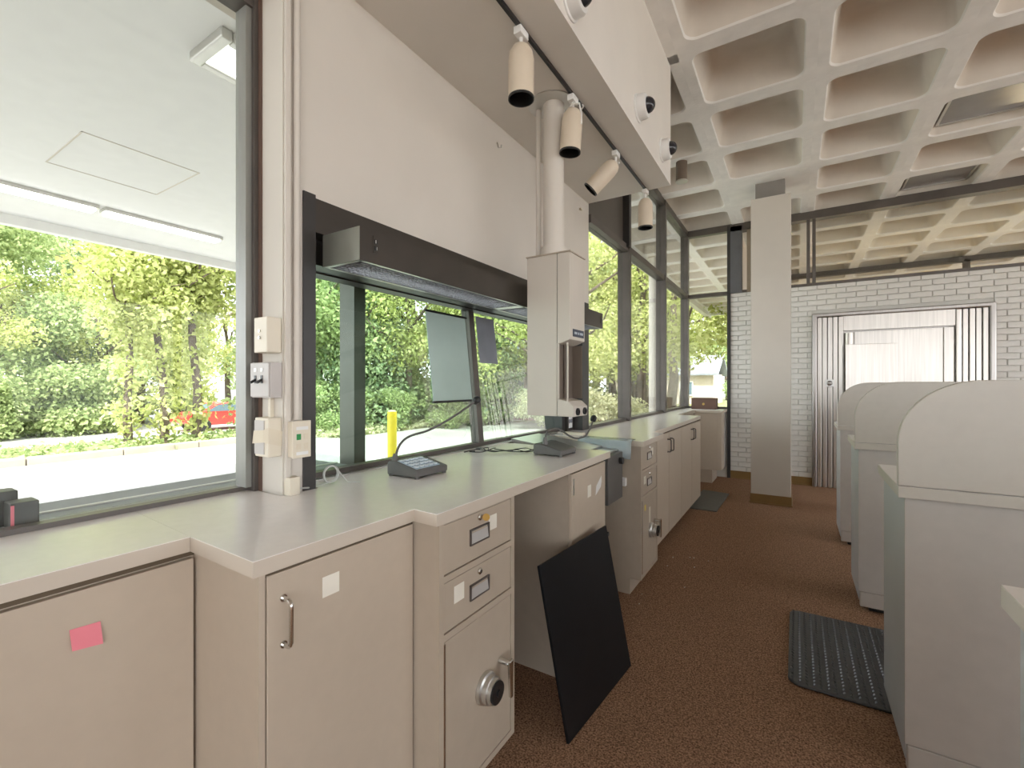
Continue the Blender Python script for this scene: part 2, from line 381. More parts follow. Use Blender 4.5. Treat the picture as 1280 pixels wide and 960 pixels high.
# ------------------------------------------------------------------ vault door
v = thing('vault_door', 'stainless steel bank vault door with fluted side pilasters set in white brick', 'vault', ((VX0+VX1)/2, YW, 0))
fr = MB(); t = .05
fr.prism([(VX0,0),(VX0+t,0),(VX0+t,VZ-t),(VX1-t,VZ-t),(VX1-t,0),(VX1,0),(VX1,VZ),(VX0,VZ)], 'y', YW-.07, YW+.05)
obj('frame', fr, M_STAIND, v, bevel=.012)
for xa, xb in ((VX0+t, .49), (1.49, VX1-t)):
    n = 5; w = (xb-xa)/n
    for k in range(n): obj('fluted_panel', B(xa+k*w+.004, xa+(k+1)*w-.004, YW-.045+.008*(k%2), YW+.03, 0, VZ-t), M_STAIN, v, bevel=.006)
obj('header_panel', B(.49,1.49,YW-.03,YW+.03,1.93,VZ-t), M_STAIN, v)
obj('backing', B(VX0+.02,VX1-.02,YW+.03,YW+.20,0,VZ-.02), M_STAIND, v)
obj('inner_door', B(.60,1.40,YW+.01,YW+.06,0,1.915), M_STAIN, v, bevel=.004)
obj('inner_jamb', B(1.40,1.485,YW-.01,YW+.05,0,1.915), M_STAIN, v, bevel=.004)
obj('hinge_tube', MB().cyl((.545,YW-.02,0), .045, 1.90, n=18), M_STAIN, v, smooth=True)
obj('hinge_plate', MB().prism([(.505,YW-.10),(1.0,YW-.02),(1.0,YW+.0),(.505,YW-.06)], 'z', 0, 1.755), M_STAIN, v, bevel=.003)
lk = obj('lock_plate', B(.305,.395,YW-.055,YW-.04,1.245,1.335), M_ALU, v, bevel=.003)
obj('lock_knob', MB().lathe([(.028,0),(.03,.012),(.022,.025),(.012,.03)], (.35,YW-.055,1.29), (0,-1,0), 18), M_STAIND, lk, smooth=True)

# ------------------------------------------------------------------ counters
def slab(pts, z0, z1): return MB().prism(pts, 'z', z0, z1)
C0, C1 = .907, .94
def worktop(name, pts, label, front):
    t = thing(name, label, 'countertop', (sum(p[0] for p in pts)/len(pts), sum(p[1] for p in pts)/len(pts), C0))
    obj('edge_band', slab(pts, C0, C1-.0015), M_EDGE, t)
    obj('top_sheet', slab(front, C1-.0015, C1), M_TOP, t)
    return t
p1 = [(-1.144,-2.6),(-1.144,.48),(-1.50,.497),(-1.50,-2.6)]
worktop('countertop', p1, 'cream laminate countertop under the big side window, narrow stretch', p1)
p2 = [(-1.144,.4805),(-.88,.476),(-.88,.908),(-.795,.903),(-.798,2.22),(-1.43,2.22),(-1.43,.93),(-1.325,.93),(-1.325,.8),(-1.495,.8),(-1.495,.4975)]
worktop('countertop', p2, 'stepped white laminate countertop carrying the keypad console', p2)
p3 = [(-.765,2.695),(-.772,3.205),(-.858,3.25),(-.865,5.20),(-1.12,5.25),(-1.12,6.30),(-1.325,6.30),(-1.325,3.2),(-1.40,3.2),(-1.40,2.72),(-1.15,2.705)]
worktop('countertop', p3, 'long white countertop with stepped front under the tall bronze windows', p3)
p4 = [(-1.325,6.301),(-1.12,6.301),(-.80,6.36),(-.80,6.84),(-1.325,6.84)]
worktop('countertop', p4, 'short end countertop holding a brown box beside the brick wall', p4)
obj('keypad_patch', MB(), M_TOP) if False else None

# cabinet A, plain door with pink note
c = thing('base_cabinet', 'flush cream laminate cabinet with a pink sticky note on its door', 'cabinet', (-1.3,-.3,0))
obj('body', B(-1.495,-1.172,-2.6,.498,.1,.899), M_LAM, c)
obj('reveal', B(-1.495,-1.168,-2.6,.498,.89,.907), M_DARKGAP, c)
obj('toe_kick', B(-1.495,-1.22,-2.6,.498,0,.1), M_DARKGAP, c)
obj('door', B(-1.172,-1.155,-1.5,.492,.11,.887), M_LAM, c, bevel=.0015)
obj('door', B(-1.172,-1.155,-2.58,-1.51,.11,.887), M_LAM, c, bevel=.0015)
tag(obj('sticky_note', MB().add([(-1.1535,.284,.819),(-1.1535,.329,.816),(-1.146,.331,.774),(-1.145,.286,.781)], [(0,3,2,1)]).add([(-1.1545,.284,.819),(-1.1545,.329,.816),(-1.147,.331,.774),(-1.146,.286,.781)], [(0,1,2,3)]), M_PINK), 'pink sticky note stuck on the cream cabinet door', 'note')
# cabinet B, door with chrome pull
c = thing('base_cabinet', 'cream laminate cabinet with a chrome bow handle and a square of tape', 'cabinet', (-1.2,.7,0))
obj('body', B(-1.49,-.918,.512,.928,.1,.898), M_LAM, c)
obj('end_panel', B(-1.49,-.903,.4985,.512,0,.906), M_LAM, c)
obj('reveal', B(-.918,-.905,.5005,.927,.89,.907), M_DARKGAP, c)
obj('toe_kick', B(-1.49,-.97,.501,.928,0,.1), M_DARKGAP, c)
d = obj('door', B(-.918,-.90,.515,.924,.11,.893), M_LAM, c, bevel=.0015)
def pull(parent, x, y, z0, z1, r=.0045, dep=.028, m=M_CHROME):
    pts = [(x,y,z1)]
    for k in range(5):
        a = R(90*k/4); pts.append((x+dep-.012+.012*math.sin(a), y, z1-.012+.012*math.cos(a)))
    for k in range(5):
        a = R(90*k/4); pts.append((x+dep-.012+.012*math.cos(a), y, z0+.012-.012*math.sin(a)))
    pts.append((x,y,z0))
    obj('handle', MB().tube(pts, r, 8).cyl((x,y,z1), r*1.7, .003, (1,0,0), 10).cyl((x,y,z0), r*1.7, .003, (1,0,0), 10), m, parent, smooth=True)
pull(d, -.90, .548, .742, .838)
obj('tape', B(-.90,-.8993,.640,.684,.80,.846), M_PAPER, d)
# safe cabinets
def safe_cabinet(label):
    s = thing('safe_cabinet', label, 'cabinet', (-1.03,1.12,0), 'steel teller safe cabinets')
    X = -.81; y0, y1 = .93, 1.313
    obj('case', B(-1.25,X-.012,y0,y1,.1,.905), M_STEELP, s)
    obj('face_frame', MB().box(X-.012,X,y0,y0+.02,.1,.905).box(X-.012,X,y1-.02,y1,.1,.905).box(X-.012,X,y0+.02,y1-.02,.738,.756)
        .box(X-.012,X,y0+.02,y1-.02,.578,.597).box(X-.012,X,y0+.02,y1-.02,.1,.12).box(X-.012,X,y0+.02,y1-.02,.897,.905), M_STEELP, s)
    obj('plinth', B(-1.25,X-.07,y0+.005,y1,0,.1), M_STEELP, s)
    for z0, z1, st, pz in ((.759,.895,(1.164,1.208,.822,.868),(.804,.852)), (.600,.735,(.995,1.04,.664,.712),(.642,.689))):
        d = obj('drawer', B(X-.012,X-.002,y0+.022,y1-.022,z0,z1), M_STEELP, s, bevel=.0015)
        ya, yb = 1.066, 1.163
        f = MB().box(X-.002,X+.003,ya,yb,pz[0],pz[0]+.005).box(X-.002,X+.003,ya,yb,pz[1]-.005,pz[1]).box(X-.002,X+.003,ya,ya+.005,pz[0],pz[1]).box(X-.002,X+.003,yb-.005,yb,pz[0],pz[1])
        p = obj('pull', f, mat('dark_pull_frame',(.16,.14,.13),.35,.6), d)
        obj('pull_cup', MB().prism([(X-.0015,pz[0]+.005),(X+.0025,pz[0]+.005),(X-.0015,pz[1]-.014)], 'y', ya+.005, yb-.005).box(X-.002,X-.0012,ya+.005,yb-.005,pz[0]+.005,pz[1]-.014), mat('pull_silver',(.55,.53,.51),.35,.3), d)
        obj('lock', MB().lathe([(.0095,0),(.0095,.004),(.006,.007),(.004,.007)], (X-.002,1.115,pz[1]+.026), (1,0,0), 14), M_CHROME, d, smooth=True)
        if z0 > .7: obj('key', MB().lathe([(.011,0),(.011,.002)], (X+.012,1.131,pz[1]+.024), (.6,-.8,0), 14), M_BRASS, d)
        obj('paper_label', B(X-.002,X-.0013,st[0],st[1],st[2],st[3]), M_PAPER, d)
    d = obj('safe_door', B(X-.012,X-.001,y0+.024,y1-.022,.122,.576), M_STEELP, s, bevel=.002)
    obj('hinge', MB().tube([(X-.001,y0+.022,.13),(X-.001,y0+.022,.572)], .004, 8), M_CHROME, d)
    obj('dial', MB().lathe([(.047,0),(.047,.012),(.041,.016),(.041,.03),(.036,.032),(.036,.044)], (X,1.14,.35), (1,0,0), 28), M_ALU, d, smooth=True)
    obj('dial_knob', MB().lathe([(.033,0),(.033,.006),(.010,.007),(.010,.012)], (X+.044,1.14,.35), (1,0,0), 24), M_BLKPL, d, smooth=True)
    obj('lever', MB().cyl((X,1.222,.392), .010, .04, (1,0,0), 14).prism([(1.212,.404),(1.234,.404),(1.232,.285),(1.219,.285)], 'x', X+.036, X+.047), M_CHROME, d, bevel=.003)
    return s
s1 = safe_cabinet('beige steel safe cabinet next to the knee space, brass key in its top drawer')
s2 = link_copy(s1, None, (s1.location.x+.022, s1.location.y+1.795, 0))
s2['label'] = 'beige steel safe cabinet under the long countertop with a wall outlet on its side'
for ch in s2.children:
    for gch in list(ch.children):
        if gch.name.startswith('key'): bpy.data.objects.remove(gch)
obj('side_outlet', MB().box(-.935,-.875,2.695,2.725,.66,.71).box(-.965,-.93,2.69,2.72,.675,.70), M_WHITE, s2, bevel=.003)
obj('yellow_note', B(-.7885,-.788,2.80,2.83,.50,.535), mat('yellow_paper',(.8,.65,.15),.8), s2)
obj('taped_paper', B(-.7885,-.788,2.90,2.935,.40,.50), M_PAPER, s2)
# cabinet C beyond the knee space
c = thing('base_cabinet', 'cream cabinet at the far side of the knee space, papers taped on its door', 'cabinet', (-1.1,2.0,0))
obj('body', B(-1.44,-.828,1.785,2.195,.0,.90), M_STEELP, c)
obj('reveal', B(-.828,-.82,1.785,2.19,.893,.907), M_DARKGAP, c)
d = obj('door', B(-.828,-.815,1.79,2.192,.06,.892), M_LAM, c, bevel=.0015)
obj('hinge', MB().box(-.815,-.812,1.80,1.812,.80,.87), M_ALU, d)
obj('paper_label', B(-.815,-.8143,1.965,2.005,.755,.81), M_PAPER, d)
obj('paper_label', MB().add([(-.8143,2.06,.745),(-.8143,2.13,.775),(-.8143,2.14,.80),(-.813,2.135,.83),(-.8143,2.07,.79)], [(0,1,2,3,4)]), M_WHITE, d)
obj('latch', MB().cyl((-.815,2.185,.53), .011, .02, (1,0,0), 12), M_BLKPL, d)
obj('back_panel', B(-1.47,-1.44,1.313,1.785,0,.907), M_STEELP, c)
# double-door cabinets under the long counter
def double_cab(y0, label):
    c = thing('double_door_cabinet', label, 'cabinet', (-1.1,y0+.48,0), 'double door cabinets under the long countertop')
    obj('body', B(-1.32,-.893,y0,y0+.958,.07,.907), M_LAM, c)
    obj('toe_kick', B(-1.32,-.95,y0,y0+.958,0,.07), M_DARKGAP, c)
    obj('reveal', B(-.893,-.885,y0,y0+.958,.885,.907), M_DARKGAP, c)
    for k, hy in ((0,.435),(1,.525)):
        d = obj('door', B(-.893,-.876,y0+.48*k+.003,y0+.48*k+.475,.075,.888), M_LAM, c, bevel=.0015)
        pull(d, -.876, y0+hy, .735, .835, .0045, .028, M_BRONZE)
    return c
d1 = double_cab(3.335, 'pair of cream cabinet doors beside the safe cabinet')
d2 = link_copy(d1, None, (d1.location.x, d1.location.y+.96, 0)); d2['label'] = 'pair of cream cabinet doors at the end by the small floor mat'
c = thing('base_cabinet', 'narrow cream filler cabinet behind the end of the double doors', 'cabinet', (-1.22,5.8,0))
obj('body', B(-1.32,-1.135,5.26,6.30,.1,.907), M_LAM, c); obj('toe_kick', B(-1.32,-1.18,5.26,6.30,0,.1), M_LAM, c)
c = thing('base_cabinet', 'cream end cabinet standing against the tall end window beside the brick', 'cabinet', (-1.05,6.55,0))
obj('body', MB().prism([(-1.32,6.315),(-1.13,6.315),(-.855,6.366),(-.855,6.80),(-1.32,6.80)], 'z', .17, .905), M_LAM, c, bevel=.003)
obj('side_panel', MB().prism([(-.855,6.366),(-.812,6.38),(-.812,6.80),(-.855,6.80)], 'z', .17, .905), M_LAM, c, bevel=.003)
obj('plinth', B(-1.32,-.92,6.36,6.78,0,.17), M_LAM, c)
obj('metal_strip', B(-.812,-.806,6.62,6.80,.17,.90), M_ALU, c)
t = thing('brown_box', 'low brown box with an oval emblem on the end countertop', 'box', (-1.06,6.68,C1))
obj('body', B(-1.215,-.905,6.58,6.78,C1,1.09), M_BROWN, t, bevel=.004)
obj('emblem', MB().lathe([(.016,0),(.016,.003)], (-1.06,6.58,1.01), (0,-1,0), 14), M_BRASS, t)
# transaction drawer between the two counters
t = thing('transaction_drawer', 'steel drive-up transaction drawer between the two countertops', 'drawer', (-1.2,2.45,.7))
obj('housing', B(-1.47,-.86,2.36,2.60,.62,.885), M_DARKPL, t, bevel=.004)
obj('tray_lip', MB().prism([(-1.44,.90),(-1.44,.955),(-1.0,.905),(-1.0,.886)], 'y', 2.30, 2.64), M_ALU, t)
obj('tray_floor', B(-1.44,-.90,2.26,2.64,.882,.892), M_ALU, t)
obj('connector', MB().cyl((-.86,2.55,.84), .02, .02, (1,0,0), 12), M_BLKPL, t)
pg = MB(); prof = [(2.75,.9425),(2.70,.9425),(2.665,.938),(2.655,.925),(2.652,.87),(2.65,.835)]
nx = 10; vs = []
for y, z in prof:
    for k in range(nx+1):
        x = -1.17 + .345*k/nx
        zz = z if z > .93 else .925 - (.925-z)*(.45 if x < -.96 else (1.0 if x > -.90 else .45+.55*(x+.96)/.06))
        vs.append((x, y+.006*math.sin(9*x), zz))
fs = [(j*(nx+1)+k, j*(nx+1)+k+1, (j+1)*(nx+1)+k+1, (j+1)*(nx+1)+k) for j in range(len(prof)-1) for k in range(nx)]
o = obj('plastic_flap', pg.add(vs, fs), M_CLEAR, None, smooth=True, label='clear plastic flap draped over the near edge of the long countertop', cat='plastic sheet')
sd = o.modifiers.new('thick', 'SOLIDIFY'); sd.thickness = .003
tag(obj('brass_bar', B(-1.33,-1.19,2.78,2.83,C1,.957), M_PLATE, None, bevel=.003), 'small cream block on the countertop behind the microphone', 'block')
# black board leaning on the cabinet
P = [Vector(p) for p in ((-.693,1.475,0),(-.645,2.036,0),(-.768,2.05,.612),(-.818,1.486,.602))]
nrm = (P[1]-P[0]).cross(P[3]-P[0]).normalized(); nrm = nrm if nrm.x > 0 else -nrm
bb = MB().add([p for p in P]+[p+nrm*.012+Vector((0,0,.002)) for p in P], [(0,3,2,1),(4,5,6,7),(0,1,5,4),(1,2,6,5),(2,3,7,6),(3,0,4,7)])
obj('black_board', bb, M_PANEL, None, bevel=.0015, label='black board leaning against the cabinet by the knee space', cat='board')

# ------------------------------------------------------------------ teller booths on the right
def booth(y0, label):
    b = thing('teller_booth', label, 'teller booth', (.7, y0+.24, 0), 'row of teller booths')
    obj('end_panel', B(.30,1.30,y0+.022,y0+.035,.115,.913), M_BOOTHG, b)
    obj('body', B(.302,1.30,y0+.035,y0+.455,.06,.913), mat('booth_side_lit_blue',(.50,.51,.52),.45,var=.02), b)  # bluish window light on the aisle face is put into this grey
    obj('base_rail', B(.305,1.30,y0+.02,y0+.05,.03,.112), M_BOOTHG, b, bevel=.004)
    obj('plinth', B(.35,1.28,y0+.06,y0+.35,0,.06), M_BLACK, b)
    w = obj('worktop', MB().prism([(.28,y0),(1.33,y0),(1.33,y0+.475),(.285,y0+.475)], 'z', .914, .95), M_BOOTH, b, bevel=.002)
    obj('worktop_sheet', MB().prism([(.281,y0+.001),(1.33,y0+.001),(1.33,y0+.474),(.286,y0+.474)], 'z', .95, .9508), M_TOP, w)
    pts = [(1.33,.953),(.28,.953)]; r = .205; rz = .20
    for k in range(15):
        a = R(180 - 90*k/14); pts.append((.28+r+r*math.cos(a), 1.092+rz*math.sin(a)))
    pts.append((1.33,1.292))
    obj('divider', MB().prism(pts, 'y', y0, y0+.028), M_BOOTH, b, bevel=.002)
    return b
b1 = booth(1.905, 'teller booth with a rounded cream divider, the one beside the black rubber mat')
for yy, lab in ((3.19, 'teller booth with a rounded cream divider, second in from the vault'), (4.44, 'teller booth with a rounded cream divider, the one closest to the vault door'),
                (.585, 'teller booth whose white worktop corner sticks out into the aisle, farthest from the vault')):
    q = link_copy(b1, None, (b1.location.x, b1.location.y + yy - 1.905, 0)); q['label'] = lab

# ------------------------------------------------------------------ mats and carpet crumbs
def rrect(x0, x1, y0, y1, r, n=6):
    pts = []
    for cx, cy, t0 in ((x1-r,y1-r,0),(x0+r,y1-r,90),(x0+r,y0+r,180),(x1-r,y0+r,270)):
        for k in range(n+1):
            t = R(t0+90*k/n); pts.append((cx+r*math.cos(t), cy+r*math.sin(t)))
    return pts
t = thing('rubber_mat', 'black diamond tread rubber mat at the foot of the teller booth', 'mat', (.27,2.63,0))
obj('base', MB().prism(rrect(-.03,.62,2.27,3.01,.05), 'z', .001, .013), M_RUBBER, t, bevel=.005)
tr = MB()
for i in range(25):
    for j in range(28):
        x = -.012 + .0255*i; y = 2.288 + .026*j + (.013 if i % 2 else 0)
        if y > 2.99: continue
        s_ = 1 if i % 2 else -1; a = .0085; w = .0034
        dx, dy = a*.5*s_, a*.85; px, py = dy/a*w, -dx/a*w
        tr.add([(x-dx-px,y-dy-py,.0125),(x-dx+px,y-dy+py,.0125),(x+dx+px,y+dy+py,.0125),(x+dx-px,y+dy-py,.0125),(x-dx*.6,y-dy*.6,.0178),(x+dx*.6,y+dy*.6,.0178)],
               [(0,1,4),(1,2,5,4),(2,3,5),(3,0,4,5)])
obj('tread', tr, M_RUBBER, t, kind='stuff')
obj('floor_mat', MB().prism([(-.97,4.93),(-.67,4.93),(-.655,5.80),(-.95,5.86)], 'z', .001, .012), M_GREYMAT, None, bevel=.005, label='small plain grey floor mat at the end of the long counter', cat='mat')
for k in range(9):
    x, y = random.uniform(-.82,-.5), random.uniform(2.5,3.6); a = random.uniform(.004,.009)
    obj('paper_scrap', MB().add([(x,y,.001),(x+a,y+.4*a,.001),(x+1.1*a,y+a,.005),(x+.1*a,y+.9*a,.003),(x+.5*a,y+.5*a,.0005)], [(0,1,2,3),(0,4,1),(1,4,2),(2,4,3),(3,4,0)]), M_PAPER, None,
        label='tiny white paper scrap on the brown carpet', cat='scrap', group='paper scraps on the carpet')

# ------------------------------------------------------------------ light hood over the drive-up window
h = thing('light_hood', 'long dark bronze light hood over the drive-up window', 'light fixture', (-1.24,2.0,1.66))
HX, HY0, HY1, HZ0, HZ1 = -1.15, .95, 3.045, 1.667, 1.772
obj('shell', MB().box(-1.33,HX,HY0,HY1,HZ1-.004,HZ1).box(HX-.004,HX,HY0,HY1,HZ0,HZ1-.004).box(-1.33,HX-.004,HY0,HY0+.004,HZ0,HZ1-.004)
    .box(-1.33,HX-.004,HY1-.004,HY1,HZ0,HZ1-.004).box(-1.335,-1.33,HY0,HY1,HZ0,HZ1), M_HOOD, h)
obj('end_cap', B(-1.33,HX-.001,HY0-.002,HY0,HZ0,HZ1), mat('grey_green_end',(.27,.27,.23),.3,.5), h)
obj('rim', MB().box(HX-.014,HX-.004,HY0+.004,HY1-.004,HZ0,HZ0+.004).box(-1.33,-1.32,HY0+.004,HY1-.004,HZ0,HZ0+.004)
    .box(-1.33,HX-.004,HY0+.004,HY0+.014,HZ0,HZ0+.004).box(-1.33,HX-.004,HY1-.014,HY1-.004,HZ0,HZ0+.004).box(-1.33,HX-.004,1.93,1.98,HZ0,HZ0+.004), M_ALU, h)
gr = MB(); y = HY0+.018
while y < HY1-.016: gr.box(-1.32,HX-.014,y,y+.0018,HZ0+.001,HZ0+.012); y += .018
for k in range(9): gr.box(-1.318+.0185*k,-1.3165+.0185*k,HY0+.014,HY1-.014,HZ0+.001,HZ0+.012)
obj('eggcrate_louver', gr, mat('louver_metal',(.30,.31,.33),.4,.4), h, kind='stuff')
for a, b in ((1.0,1.92),(2.0,2.98)): obj('lamp_tube', MB().tube([(-1.24,a,HZ0+.055),(-1.24,b,HZ0+.055)], .013, 10), M_HLIGHT, h)
for yy in (1.012, 3.01):
    o = obj('outlet_plate', B(HX,HX+.002,yy-.011,yy+.011,1.70,1.755), M_HOOD, h); obj('outlet', MB().box(HX+.002,HX+.004,yy-.006,yy+.006,1.73,1.744).box(HX+.002,HX+.004,yy-.006,yy+.006,1.709,1.723), M_BLKPL, o)
    obj('plug_slots', MB().box(HX+.004,HX+.005,yy-.004,yy-.001,1.732,1.742).box(HX+.004,HX+.005,yy+.001,yy+.003,1.711,1.721), M_ALU, o)

# ------------------------------------------------------------------ pneumatic tube station
t = thing('pneumatic_tube_station', 'cream pneumatic tube terminal hanging from a ceiling pipe over the counter', 'tube station', (-1.0,1.985,1.13))
bx0, bxm, bx1, by0, by1, bz0, bz1 = -1.10, -.939, -.874, 1.90, 2.07, 1.13, 1.885
M_PT = mat('station_cream',(.60,.545,.47),.45,var=.02); M_PTI = mat('station_inside',(.13,.10,.075),.6)
obj('cabinet', B(bx0,bxm-.003,by0,by1,bz0,bz1), M_PT, t, bevel=.003)
obj('seam', B(bxm-.003,bxm,by0+.006,by1-.004,bz0+.01,bz1-.002), M_BLACK, t)
obj('top_cap', B(bx0-.004,bx1+.003,by0-.004,by1+.004,bz1,bz1+.006), M_STEELP, t)
obj('carrier_hood', MB().prism([(bxm,1.465),(bxm+.025,1.47),(bx1,1.485),(bx1,bz1),(bxm,bz1)], 'y', by0, by1), M_PT, t, bevel=.003)
obj('label_plate', B(bx1,bx1+.002,by0+.03,by1-.015,1.50,1.535), mat('navy_label',(.02,.03,.06),.4), t)
obj('label_text', MB().box(bx1+.002,bx1+.0025,by0+.045,by0+.075,1.512,1.523).box(bx1+.002,bx1+.0025,by0+.085,by0+.1,1.512,1.523).box(bx1+.002,bx1+.0025,by0+.108,by1-.026,1.512,1.523), mat('label_print',(.45,.5,.55),.5), t)
obj('carrier_bay', MB().box(bxm,bxm+.005,by0+.006,by1-.006,1.21,1.466).box(bxm+.005,bx1-.012,by1-.008,by1-.002,1.21,1.466), M_PTI, t)
obj('bay_guide', MB().tube([(bxm+.012,by0+.06,1.212),(bxm+.012,by0+.06,1.465)], .006, 10), M_PTI, t)
obj('bay_post', MB().box(bx1-.016,bx1-.010,by0,by0+.006,1.20,1.47).box(bxm,bxm+.006,by0,by0+.012,1.20,1.47), M_PT, t)
ba = obj('button_base', MB().prism([(bxm,bz0),(bx1+.018,bz0),(bx1+.018,1.175),(bx1-.01,1.2),(bxm,1.212)], 'y', by0, by1-.01), M_PT, t, bevel=.003)
for k in (0,1): obj('button', MB().lathe([(.017,0),(.017,.008),(.011,.009),(.011,.004)], (bx1+.018,by0+.04+.08*k,1.152), (1,0,0), 18), M_BLKPL, ba)
obj('pipe_collar', MB().lathe([(.062,0),(.062,.05),(.056,.052)], (-1.0,1.985,bz1+.006), n=28), M_WALL, t, smooth=True)
obj('pipe', MB().cyl((-1.0,1.985,bz1+.05), .05, SZ-bz1-.05, n=28), M_WALL, t, smooth=True)
obj('side_pipe', MB().cyl((-1.083,1.985,bz1+.006), .013, SZ-bz1-.006, n=12), M_WALL, t, smooth=True)
obj('ceiling_flange', MB().lathe([(.115,0),(.115,.006)], (-1.01,1.985,SZ-.007), n=32), M_ALU, t)

# ------------------------------------------------------------------ track and spot lights
TX = -.887
tk = obj('light_track', B(TX-.006,TX+.006,-.5,3.24,SZ-.016,SZ), M_BLKPL, None, label='black ceiling track running along the edge of the soffit', cat='track')
def spot(y, tilt, label):
    r = thing('track_spotlight', label, 'spotlight', (TX,y,SZ-.016), 'cream spotlights on the ceiling track')
    obj('adapter', MB().box(TX-.016,TX+.016,y-.03,y+.03,SZ-.045,SZ-.016), M_WHITE, r, bevel=.003)
    obj('yoke', MB().tube([(TX,y,SZ-.045),(TX,y,SZ-.075),(TX+.02,y,SZ-.085)], .007, 8), M_WHITE, r)
    piv = Vector((TX,y,SZ-.075)); q = Vector((0,0,-1)).rotation_difference(Vector(tilt).normalized()); ax = Vector(tilt).normalized()
    obj('can', MB().lathe([(.016,0),(.032,.008),(.044,.028),(.049,.055),(.049,.204)], piv, ax, 28, cap=False).lathe([(.016,0),(.0,0.0005)], piv, ax, 28, cap=False), M_CREAM, r, smooth=True)
    obj('baffle', MB().lathe([(.0495,.198),(.0495,.206),(.0455,.206),(.044,.12),(.03,.12)], piv, ax, 28, cap=False), M_BLKPL, r, smooth=True)
    obj('reflector_bulb', MB().lathe([(.036,.125),(.034,.14),(.02,.148),(.002,.15)], piv, ax, 24), M_CHROME, r, smooth=True)
    return r
spot(1.487, (0,0,-1), 'cream track spotlight pointing straight down, close to the round ceiling camera')
r2 = spot(1.96, (-.06,-.03,-1), 'cream track spotlight beside the pneumatic pipe flange, cord looped round its neck')
obj('cord_loop', MB().tube([(TX+.02+.03*math.cos(a), 1.96+.03*math.sin(a), SZ-.07) for a in [k*.5 for k in range(12)]]+[(TX+.045,1.955,SZ-.11),(TX+.045,1.955,SZ-.16)], .004, 6), M_WHITE, r2)
spot(2.56, (-.75,-.2,-.75), 'cream track spotlight tilted sideways towards the window wall')
spot(3.17, (0,0,-1), 'cream track spotlight at the end of the track beside the dark panel')
# dome cameras on the soffit face
for y, z, lab in ((1.581,2.735,'white dome security camera above the first track spotlight'), (2.455,2.775,'white dome security camera in the middle of the soffit face'), (2.98,2.775,'white dome security camera at the corner of the soffit face')):
    t = thing('dome_camera', lab, 'security camera', (-.729,y,z), 'dome cameras on the soffit face')
    obj('back_plate', MB().lathe([(.072,0),(.072,.006),(.066,.010)], (-.729,y,z), (1,0,0), 28), M_WHITE, t, smooth=True)
    obj('housing', MB().lathe([(.066,.01),(.064,.04),(.058,.052),(.045,.055)], (-.729,y,z), (1,0,0), 28), M_WHITE, t, smooth=True)
    obj('dome', MB().lathe([(.042*math.cos(R(a)), .052+.042*math.sin(R(a))) for a in range(0,91,15)], (-.729,y,z), (1,0,0), 24), mat('smoked_dome',(.03,.03,.035),.06), t, smooth=True)
    obj('lens_barrel', MB().lathe([(.014,.0),(.014,.012)], (-.688,y-.028,z-.014), (.8,-.5,-.3), 14), M_ALU, t)
t = thing('surface_downlight', 'brown cylinder downlight hanging in the coffered ceiling beyond the soffit', 'downlight', (-.95,4.655,CZ-.17))
obj('can', MB().cyl((-.95,4.655,CZ-.19), .052, .189, n=24), mat('brown_can',(.16,.12,.09),.5), t, smooth=True)
obj('trim_ring', MB().lathe([(.056,0),(.056,.012)], (-.95,4.655,CZ-.196), n=24), M_ALU, t)
# fluorescent troffers set into two coffers
for j, lab in ((2, 'grey ceiling light panel set into a coffer above the booths'), (4, 'grey ceiling light panel set into a coffer next to the clerestory')):
    cx, cy = X0+MX*2.5, Y0+MY*(j+.5); z = CZ+.06
    t = thing('ceiling_light_panel', lab, 'light panel', (cx,cy,z), 'unlit light panels in the coffers')
    a, b = .28, .265
    obj('frame', MB().box(cx-a,cx+a,cy-b,cy-b+.02,z,z+.03).box(cx-a,cx+a,cy+b-.02,cy+b,z,z+.03).box(cx-a,cx-a+.02,cy-b+.02,cy+b-.02,z,z+.03).box(cx+a-.02,cx+a,cy-b+.02,cy+b-.02,z,z+.03), M_ALU, t)
    obj('lens', B(cx-a+.02,cx+a-.02,cy-b+.02,cy+b-.02,z+.008,z+.016), mat('grey_lens',(.33,.32,.31),.25), t)
    obj('housing', B(cx-a+.005,cx+a-.005,cy-b+.005,cy+b-.005,z+.03,CZ+.26), M_CONC, t)

# ------------------------------------------------------------------ boxes on the pillar
t = thing('thermostat_box', 'ivory wall box on the pillar, topmost of three', 'wall box', (-1.37,.78,1.375))
obj('box', B(-1.405,-1.334,.762,.8075,1.375,1.482), M_PLATE, t, bevel=.003)
obj('face_screws', MB().cyl((-1.372,.762,1.44), .004, .003, (0,-1,0), 10).cyl((-1.372,.762,1.42), .005, .004, (0,-1,0), 10), M_ALU, t)
t = thing('switch_box', 'grey metal double switch box on the pillar, middle of three', 'wall box', (-1.38,.785,1.24))
obj('box', B(-1.435,-1.332,.772,.8075,1.238,1.346), M_GREYPL, t, bevel=.002)
pl = obj('cover_plate', B(-1.437,-1.336,.768,.772,1.241,1.344), M_GREYPL, t, bevel=.002)
for x in (-1.407,-1.372):
    obj('toggle', MB().box(x-.005,x+.005,.766,.768,1.282,1.306).prism([(.766,1.288),(.766,1.296),(.752,1.287),(.754,1.281)], 'x', x-.003, x+.003), M_BLKPL, pl)
    obj('tag', B(x-.007,x+.007,.7665,.768,1.317,1.329), M_WHITE, pl)
t = thing('outlet_box', 'ivory outlet box on the pillar covered with masking tape, lowest of three', 'wall box', (-1.37,.78,1.06))
obj('box', B(-1.405,-1.333,.765,.8075,1.06,1.178), M_PLATE, t, bevel=.003)
obj('outlet_face', B(-1.402,-1.352,.762,.765,1.068,1.17), M_GREYPL, t)
